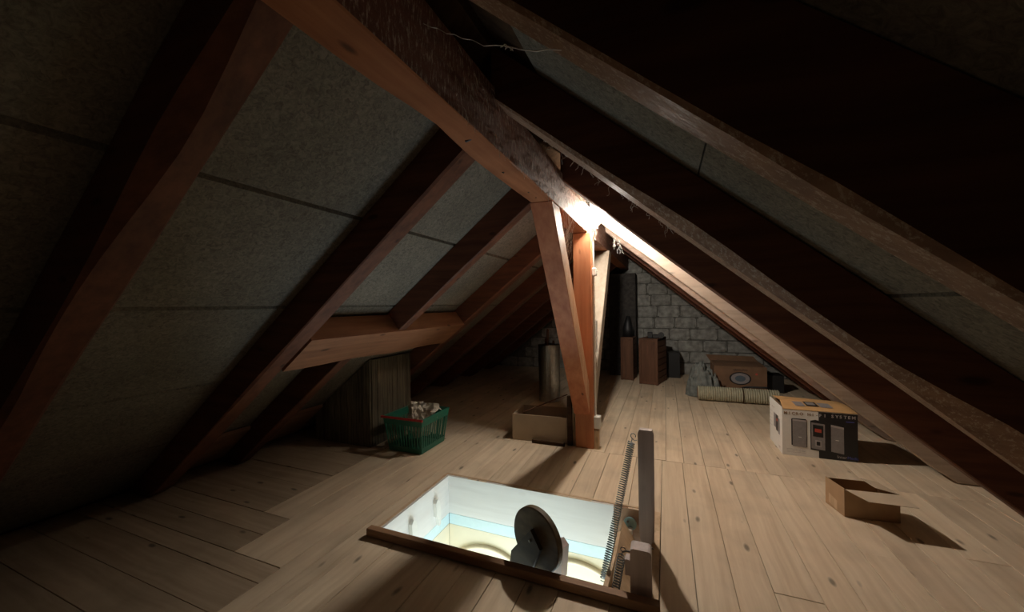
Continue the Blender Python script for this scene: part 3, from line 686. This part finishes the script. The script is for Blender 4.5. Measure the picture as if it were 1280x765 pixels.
# front print
fy = Y0 - .0008
def fq(name, x0, x1, z0, z1, mat, lift=0, cut=0):
    return G().prism([(x0, z0), (x1, z0), (x1, z1), (x0, z1)], 'Y', fy - lift - .0005, fy - lift).obj(name, mat, hb)
fq('black_half', 1.07, X1 - .0005, .002, .352, M_black)
def fpoly(name, pts, mat, lift): G().prism(pts, 'Y', fy - lift - .0005, fy - lift).obj(name, mat, hb)
def sp(x, z0, z1, w):      # loudspeaker picture
    fpoly('speaker_picture', [(x - .008, z0 + .008), (x + w + .004, z0 - .002), (x + w + .004, z1 - .003), (x + w - .004, z1 + .006), (x, z1 + .006), (x - .008, z1)], M_black, .0006)
    fpoly('speaker_picture', [(x, z0), (x + w, z0 - .004), (x + w, z1 - .004), (x, z1)], M_gprint, .0012)
    fpoly('speaker_picture', [(x, z1 - .012), (x + w, z1 - .016), (x + w, z1 - .004), (x, z1)], M_lgprint, .0018)
    fpoly('emblem', [(x + w * .42, z0 + .072), (x + w * .64, z0 + .071), (x + w * .64, z0 + .076), (x + w * .42, z0 + .077)], M_white, .0018)
sp(.905, .075, .285, .088)
fpoly('stereo_picture', [(1.018, .062), (1.120, .052), (1.135, .062), (1.135, .27), (1.05, .292), (1.018, .283)], M_black, .0006)
fpoly('stereo_picture', [(1.024, .072), (1.108, .064), (1.108, .262), (1.024, .27)], M_gprint, .0012)
fpoly('stereo_picture', [(1.034, .165), (1.098, .160), (1.098, .250), (1.034, .255)], M_black, .0018)
fpoly('display', [(1.046, .200), (1.086, .196), (1.086, .222), (1.046, .226)], M_red, .0024)
fpoly('button_ring', [(1.048, .090), (1.086, .087), (1.086, .135), (1.048, .138)], M_lgprint, .0018)
fpoly('button_ring', [(1.056, .099), (1.078, .097), (1.078, .126), (1.056, .128)], M_black, .0024)
fpoly('speaker_picture', [(1.150, .062), (1.232, .050), (1.250, .058), (1.250, .245), (1.232, .262), (1.150, .27)], M_black, .0006)
fpoly('speaker_picture', [(1.145, .062), (1.222, .050), (1.222, .248), (1.145, .262)], M_gprint, .0012)
fpoly('speaker_picture', [(1.145, .248), (1.222, .236), (1.222, .250), (1.145, .264)], M_lgprint, .0018)
fpoly('emblem', [(1.172, .148), (1.192, .146), (1.192, .151), (1.172, .153)], M_white, .0018)
# lettering MICRO HI-FI SYSTEM spaced across the front
word = 'MICRO HI-FI SYSTEM'; xs0, xs1 = .862, 1.282
adv = (xs1 - xs0) / (len(word) - 1)
for i, ch in enumerate(word):
    if ch == ' ': continue
    xx = xs0 + adv * i; wch = {'I': .008, 'M': .026, '-': .010}.get(ch, .021)
    text(ch, .031, M_tanprint if xx < 1.07 else M_lgprint, hb, 'letter', (xx - wch / 2, fy - .0014, .318), (1, 0, 0), (0, 0, 1), bold=.0009)
t1, wd = text('Inter', .030, M_lgprint, hb, 'lettering', (1.18, fy - .0014, .018), (1, 0, 0), (0, 0, 1))
text('Media', .028, M_blue, hb, 'lettering', (1.18 + wd + .002, fy - .0014, .018), (1, 0, 0), (0, 0, 1))
for k in range(3): text('micro component audio system', .0085, M_gprint, hb, 'small_print', (.868, fy - .0014, .050 - k * .012), (1, 0, 0), (0, 0, 1), 1.1)
fq('blue_line', 1.235, 1.285, .292, .297, M_blue, .0012)
# left side print
sx = X0 - .0008
def sq_(name, y0, y1, z0, z1, mat, lift=0): G().prism([(y0, z0), (y1, z0), (y1, z1), (y0, z1)], 'X', sx - lift - .0005, sx - lift).obj(name, mat, hb)
sq_('side_picture', 3.70, 3.765, .155, .27, M_gprint); sq_('side_picture', 3.635, 3.70, .14, .27, M_black); sq_('side_picture', 3.59, 3.635, .13, .255, M_gprint)
sq_('side_picture', 3.65, 3.685, .22, .24, M_red, .0008)
for k in range(5): text('two way speaker', .011, M_gprint, hb, 'small_print', (sx - .001, 3.885, .26 - k * .03), (0, -1, 0), (0, 0, 1))
text('micro hi-fi', .02, M_tanprint, hb, 'small_print', (sx - .001, 3.82, .305), (0, -1, 0), (0, 0, 1)); text('Inter', .022, M_black, hb, 'lettering', (sx - .001, 3.62, .03), (0, -1, 0), (0, 0, 1))
# picture on the top flap
def topq(x0, x1, y0, y1, mat, lift):
    def zz(x, y): return H + .0015 + (y - Y0) / (ym - Y0) * .0225 * (1 - .25 * (x - X0) / (X1 - X0)) + .0095 + lift
    link('top_picture', [(x0, y0, zz(x0, y0)), (x1, y0, zz(x1, y0)), (x1 - .004, y1, zz(x1, y1)), (x0 - .004, y1, zz(x0, y1))], [(0, 1, 2, 3)], mat, hb)
topq(.945, 1.01, 3.59, 3.69, M_gprint, 0); topq(1.02, 1.10, 3.60, 3.70, M_black, 0); topq(1.03, 1.085, 3.625, 3.685, M_gprint, .001); topq(1.108, 1.185, 3.59, 3.69, M_gprint, 0)

# ------------------------------------------------------------------ small open carton
sb = thing('small_carton', 'small brown open cardboard box with spread flaps alone on the floor at right', 'box', (1.02, 2.70, 0))
cA, cB, cC = Vector((.869, 2.768, 0)), Vector((.906, 2.618, 0)), Vector((1.152, 2.640, 0)); cD = cA + (cC - cB)
H = .150
def wall(a, b, h, inward, name='side_panel', mat=M_card):
    t_ = inward.normalized() * .003
    vs = [a, b, b + t_, a + t_]; vs = [v + Vector((0, 0, .001)) for v in vs] + [v + Vector((0, 0, h)) for v in vs]
    link(name, vs, [(0, 1, 2, 3), (4, 5, 6, 7), (0, 1, 5, 4), (1, 2, 6, 5), (2, 3, 7, 6), (3, 0, 4, 7)], mat, sb)
ux = (cC - cB).normalized(); uy = (cA - cB).normalized(); Z = Vector((0, 0, 1))
wall(cA, cB, H + .006, ux); wall(cB + ux * .0035, cC, H, uy); wall(cC + uy * .0035, cD - uy * .0035, H, -ux); wall(cA + ux * .0035, cD, H, -uy)
flap([cA + ux * .004 + Z * .001, cB + ux * .004 + Z * .001, cC + Z * .001, cD + Z * .001], .003, M_card, sb, 'bottom_panel')
hB, hC, hD, hA = cB + Z * (H + .001), cC + Z * (H + .001), cD + Z * (H + .001), cA + Z * H
flap([hB + ux * .004, hC, hC - uy * .128 - ux * .012 - Z * .004, hB - uy * .045 + ux * .012, hB - uy * .118 + ux * .030 - Z * .003][:3] + [hB - uy * .122 + ux * .034 - Z * .003], .0025, M_flap, sb)
flap([hC + uy * .004, hD - uy * .004, hD - ux * .085 - uy * .012 + Z * .016, hC - ux * .095 + uy * .018 + Z * .018], .0025, M_flap, sb)
tp = cB + uy * .06 - ux * .0015; link('tape', [cA - ux * .0012 - uy * .03 + Z * .02, cB - ux * .0012 + uy * .055 + Z * .006, cB - ux * .0012 + uy * .055 + Z * .06, cA - ux * .0012 - uy * .03 + Z * .075], [(0, 1, 2, 3)], M_pale, sb)

# ------------------------------------------------------------------ back right: roll, cloth, cartons
rc = Vector((.36, 5.16, .086)); Rr = .084
roll = thing('rolled_mat', 'ribbed beige rolled-up mat lying on the floor before the gable wall', 'mat', (.78, 5.16, 0))
n = 70; vs = []; fs = []; m = 20
for i in range(n + 1):
    x = .36 + .84 * i / n; r = Rr + (.004 if i % 2 else -.006)
    for k in range(m): vs.append((x, 5.16 + r * math.cos(2 * math.pi * k / m), .09 + r * math.sin(2 * math.pi * k / m)))
for i in range(n):
    for k in range(m): fs.append((i * m + k, i * m + (k + 1) % m, (i + 1) * m + (k + 1) % m, (i + 1) * m + k))
fs += [tuple(range(m)), tuple(range(n * m, n * m + m))]
link('roll', vs, fs, M_mat, roll)
spi = [(.359, 5.16 + (.01 + .068 * i / 60) * math.cos(i * .5), .09 + (.01 + .068 * i / 60) * math.sin(i * .5)) for i in range(61)]
G().tube(spi, .0025, 4).obj('spiral_end', M_cardbrown, roll)
tie = [(.835, 5.16 + (Rr + .006) * math.cos(a), .09 + (Rr + .006) * math.sin(a)) for a in [2 * math.pi * i / 24 for i in range(25)]]
G().tube(tie, .006, 5).obj('tie', M_dark, roll)
# cloth heap: a draped sheet with folds
def heap(c, rx, ry, h, seed, label):
    n = 44; vs = []; fs = []
    for i in range(n + 1):
        for j in range(n + 1):
            u, v = 2 * i / n - 1, 2 * j / n - 1
            rr_ = min(1, math.sqrt(u * u + v * v)); dome = (1 - rr_ ** 2.6)
            fold = .6 * abs(noise.noise((u * 2.0 + v * 1.2 + seed, v * .7, 0))) + .55 * abs(noise.noise((u * 5.0 - v * 2.5 + seed, v * 1.8, 3))) + .2 * abs(noise.noise((u * 11 + v * 3, v * 4, 5)))
            z = max(.003, h * (1 - rr_ ** 4.5) * (1 - .35 * max(0, u)) * (1.15 - fold * 1.1) + .004 * noise.noise((u * 9, v * 9, 1)))
            k = 1 if rr_ < 1 else 1 / math.sqrt(u * u + v * v)
            w = 1 + .12 * noise.noise((u * 2, v * 2, seed))
            vs.append((c[0] + u * rx * k * w, c[1] + v * ry * k * w, z))
    for i in range(n):
        for j in range(n): a = i * (n + 1) + j; fs.append((a, a + 1, a + n + 2, a + n + 1))
    return tag(link('cloth_heap', vs, fs, M_cloth, smooth=True), label, 'cloth')
heap((.45, 5.42, 0), .22, .15, .40, 3, 'crumpled grey cloth heaped at the left end of the ribbed rolled mat')
cloth2 = []
rcx = thing('fan_carton', 'brown carton with an oval picture on its front, behind the ribbed rolled mat', 'box', (.92, 5.95, 0))
X0, X1, Y0, Y1, H = .60, 1.205, 5.72, 6.18, .345
for a in ((X0, X1, Y0, Y0 + .005), (X0, X1, Y1 - .005, Y1), (X0, X0 + .005, Y0 + .0052, Y1 - .0052), (X1 - .005, X1, Y0 + .0052, Y1 - .0052)):
    G().box(*a, .001, H).obj('side_panel', M_cardbrown, rcx)
flap([(X0, Y1, H + .001), (X1, Y1, H + .001), (X1 - .05, Y1 + .10, H + .07), (X0 - .05, Y1 + .10, H + .08)], .003, M_cardbrown, rcx)
flap([(X0 + .006, Y0 + .14, H + .001), (X1 - .006, Y0 + .14, H + .001), (X1 - .006, Y1 - .01, H + .012), (X0 + .006, Y1 - .01, H + .012)], .003, M_cardbrown, rcx)
flap([(X0 + .006, Y0 + .004, H + .001), (X1 - .006, Y0 + .004, H + .001), (X1 - .02, Y0 + .13, H + .012), (X0 + .006, Y0 + .13, H + .012)], .003, M_cardbrown, rcx)
ec = (.905, .19)
def oval(rx, rz, mat, lift, nm): G().prism([(ec[0] + rx * math.cos(a), ec[1] + rz * math.sin(a)) for a in [2 * math.pi * i / 32 for i in range(32)]], 'Y', Y0 - .0012 - lift, Y0 - .0004 - lift).obj(nm, mat, rcx)
oval(.125, .085, M_black, 0, 'oval_picture'); oval(.108, .072, M_gprint, .001, 'oval_picture'); oval(.06, .04, plain('blue_grey_print', (.10, .13, .16), .5), .002, 'oval_picture')
G().prism([(1.09 + .014 * math.cos(a), .255 + .014 * math.sin(a)) for a in [2 * math.pi * i / 16 for i in range(16)]], 'Y', Y0 - .0012, Y0 - .0004).obj('red_dot', M_red, rcx)
text('SAMSUNG', .036, M_black, rcx, 'lettering', (.825, Y0 - .0012, .290), (1, 0, 0), (0, 0, 1))
tag(G().tube([(.86, 5.30, .155), (.90, 5.285, .166), (1.10, 5.255, .178), (1.12, 5.25, .175)], [.008, .012, .011, .006], 8).obj('short_tool', M_blk, smooth=True), 'dark short-handled tool lying on top of the ribbed rolled mat', 'tool')
dbox = tag(G().box(1.225, 1.42, 5.85, 6.1, .001, .23, bev=.004).obj('black_case', M_blk), 'small black case right of the brown carton under the eave', 'case')

# ------------------------------------------------------------------ wooden crates at the gable
def cabinet(x0, x1, y0, y1, h, label, slats, rz=0):
    c_ = ((x0 + x1) / 2, (y0 + y1) / 2, 0); xf_ = rot_about((x0, y0, 0), rz)
    o = thing('wooden_crate', label, 'crate', (c_[0], c_[1], 0), 'wooden crates by the gable wall')
    G().box(x0, x1, y0, y0 + .012, .03, h - .03, xf=xf_).obj('front_panel', M_crate, o)
    for a in ((x0, x0 + .03, .001, h), (x1 - .03, x1, .001, h)): G().box(a[0], a[1], y0 - .012, y0 + .02, a[2], a[3], xf=xf_).obj('frame_post', M_crate, o)
    for z in (.005, h - .04): G().box(x0 + .0305, x1 - .0305, y0 - .008, y0 + .012, z, z + .035, xf=xf_).obj('frame_rail', M_crate, o)
    k = 7
    for i in range(k):
        z = .01 + i * (h - .02) / k
        G().box(x1 - .014, x1, y0 + .021, y1, z, z + (h - .02) / k - .012, xf=xf_).obj('slat', M_crate, o)
        G().box(x0, x0 + .014, y0 + .021, y1, z, z + (h - .02) / k - .012, xf=xf_).obj('slat', M_crate, o)
    G().box(x0, x1, y1, y1 + .012, .001, h, xf=xf_).obj('back_panel', M_crate, o)
    G().box(x0, x1, y0 - .01, y1 + .012, h, h + .014, xf=xf_).obj('top_board', M_crate, o)
    return o
cabinet(-.370, -.100, 5.93, 6.40, .665, 'upright wooden crate with a plain front panel, the right one by the gable wall', True, math.radians(-14))
cabinet(-.66, -.47, 6.16, 6.44, .655, 'narrow wooden crate standing left of the bigger crate by the gable wall', True, math.radians(-6))
tag(G().box(.02, .21, 6.55, 6.85, .001, .40, bev=.004).obj('black_case', M_blk), 'black case on the floor right of the wooden crates', 'case')
cm = thing('old_camera', 'small black camera-like object lying on top of the right wooden crate', 'camera', (-.16, 6.0, .681))
G().box(-.25, -.18, 5.98, 6.04, .680, .77, bev=.006).obj('body', M_blk, cm); G().box(-.18, -.09, 5.98, 6.04, .680, .735, bev=.006).obj('body', M_blk, cm)
G().tube([(-.06, 5.95, .725), (-.06, 6.05, .725)], .042, 18).obj('lens', M_blk, cm)
jug = tag(G().tube([(-.56, 6.30, .671), (-.56, 6.30, .80), (-.56, 6.30, .90), (-.55, 6.30, 1.0)], [.08, .085, .05, .03], 18).obj('dark_jug', M_blk, smooth=True), 'dark jug-like silhouette on top of the narrow wooden crate', 'jug')

# nails and a bright screw under the right slope
for x, y in ((.95, 2.35), (1.18, 2.36)):
    pass

# ------------------------------------------------------------------ cobwebs
def strand(a, b, sag, r, n=14, jit=.004):
    a, b = Vector(a), Vector(b); P = []
    for i in range(n + 1):
        t = i / n; p = a.lerp(b, t); p.z -= sag * 4 * t * (1 - t); p += Vector((U(-jit, jit), U(-jit, jit), U(-jit, jit))) * (0 if i in (0, n) else 1); P.append(p)
    return P
g = G(); g.tube(strand((-.583, .84, 1.95), (-.10, .56, 1.575), .02, .0006), .0010, 4)
for k in range(10):
    p = Vector((-.583, .84, 1.95)).lerp(Vector((-.10, .56, 1.575)), .62 + .02 * k / 3); p.z -= .018; g.tube(strand(p, p + Vector((U(-.008, .008), U(-.004, .004), U(-.006, .003))), 0, .0006, 4, .002), .0007, 4)
tag(g.obj('cobweb_thread', M_web), 'long single cobweb thread hanging from the ridge beam to the nearest right rafter', 'cobweb', kind='stuff')
g = G()
for k in range(330):
    y = U(1.0, 3.6); z = BZ0 + R() * (BZ1 - BZ0); a = Vector((BX1 + .001, y, z)); l = U(.01, .05)
    b = a + Vector((U(.001, .006), U(-.02, .02), -l)); g.tube([a, (a + b) / 2 + Vector((U(0, .003), U(-.004, .004), 0)), b], .0006, 3)
for k in range(60):
    y = U(2.45, 3.15); a = Vector((BX1 + .002, y, BZ1 - U(0, .05))); x = U(-.52, -.35); b = Vector((x, min(2.32 + .11, y), zR(x) + U(-.0, .03))); g.tube(strand(a, b, U(0, .02), .0005, 6, .012), .0006, 3)
for k in range(50):
    x = U(-.5, .1); a = Vector((x, 1.30 + .13, zR(x) + .004)); b = a + Vector((U(-.03, .06), U(-.01, .03), -U(.005, .02) - .03 * R() ** 3)); g.tube(strand(a, b, 0, .0005, 5, .005), .0008, 3)
for k in range(26):
    a = Vector((PX1 - .02, U(2.25, 2.6), BZ0)); b = Vector((-.60, 2.35 + U(0, .2), 1.55 + U(-.08, .1))); g.tube(strand(a, b, .01, .0005, 5, .015), .0006, 3)
for k in range(12):
    x = U(-.50, -.40); a = Vector((x, 3.9 + U(-.1, .1), zR(x))); b = a + Vector((U(-.03, .05), 0, -U(.05, .17))); g.tube(strand(a, b, 0, .0005, 6, .012), .0009, 3)
tag(g.obj('cobwebs', M_web), 'pale dusty cobwebs clinging to the ridge beam and rafters around the bulb', 'cobweb', kind='stuff')
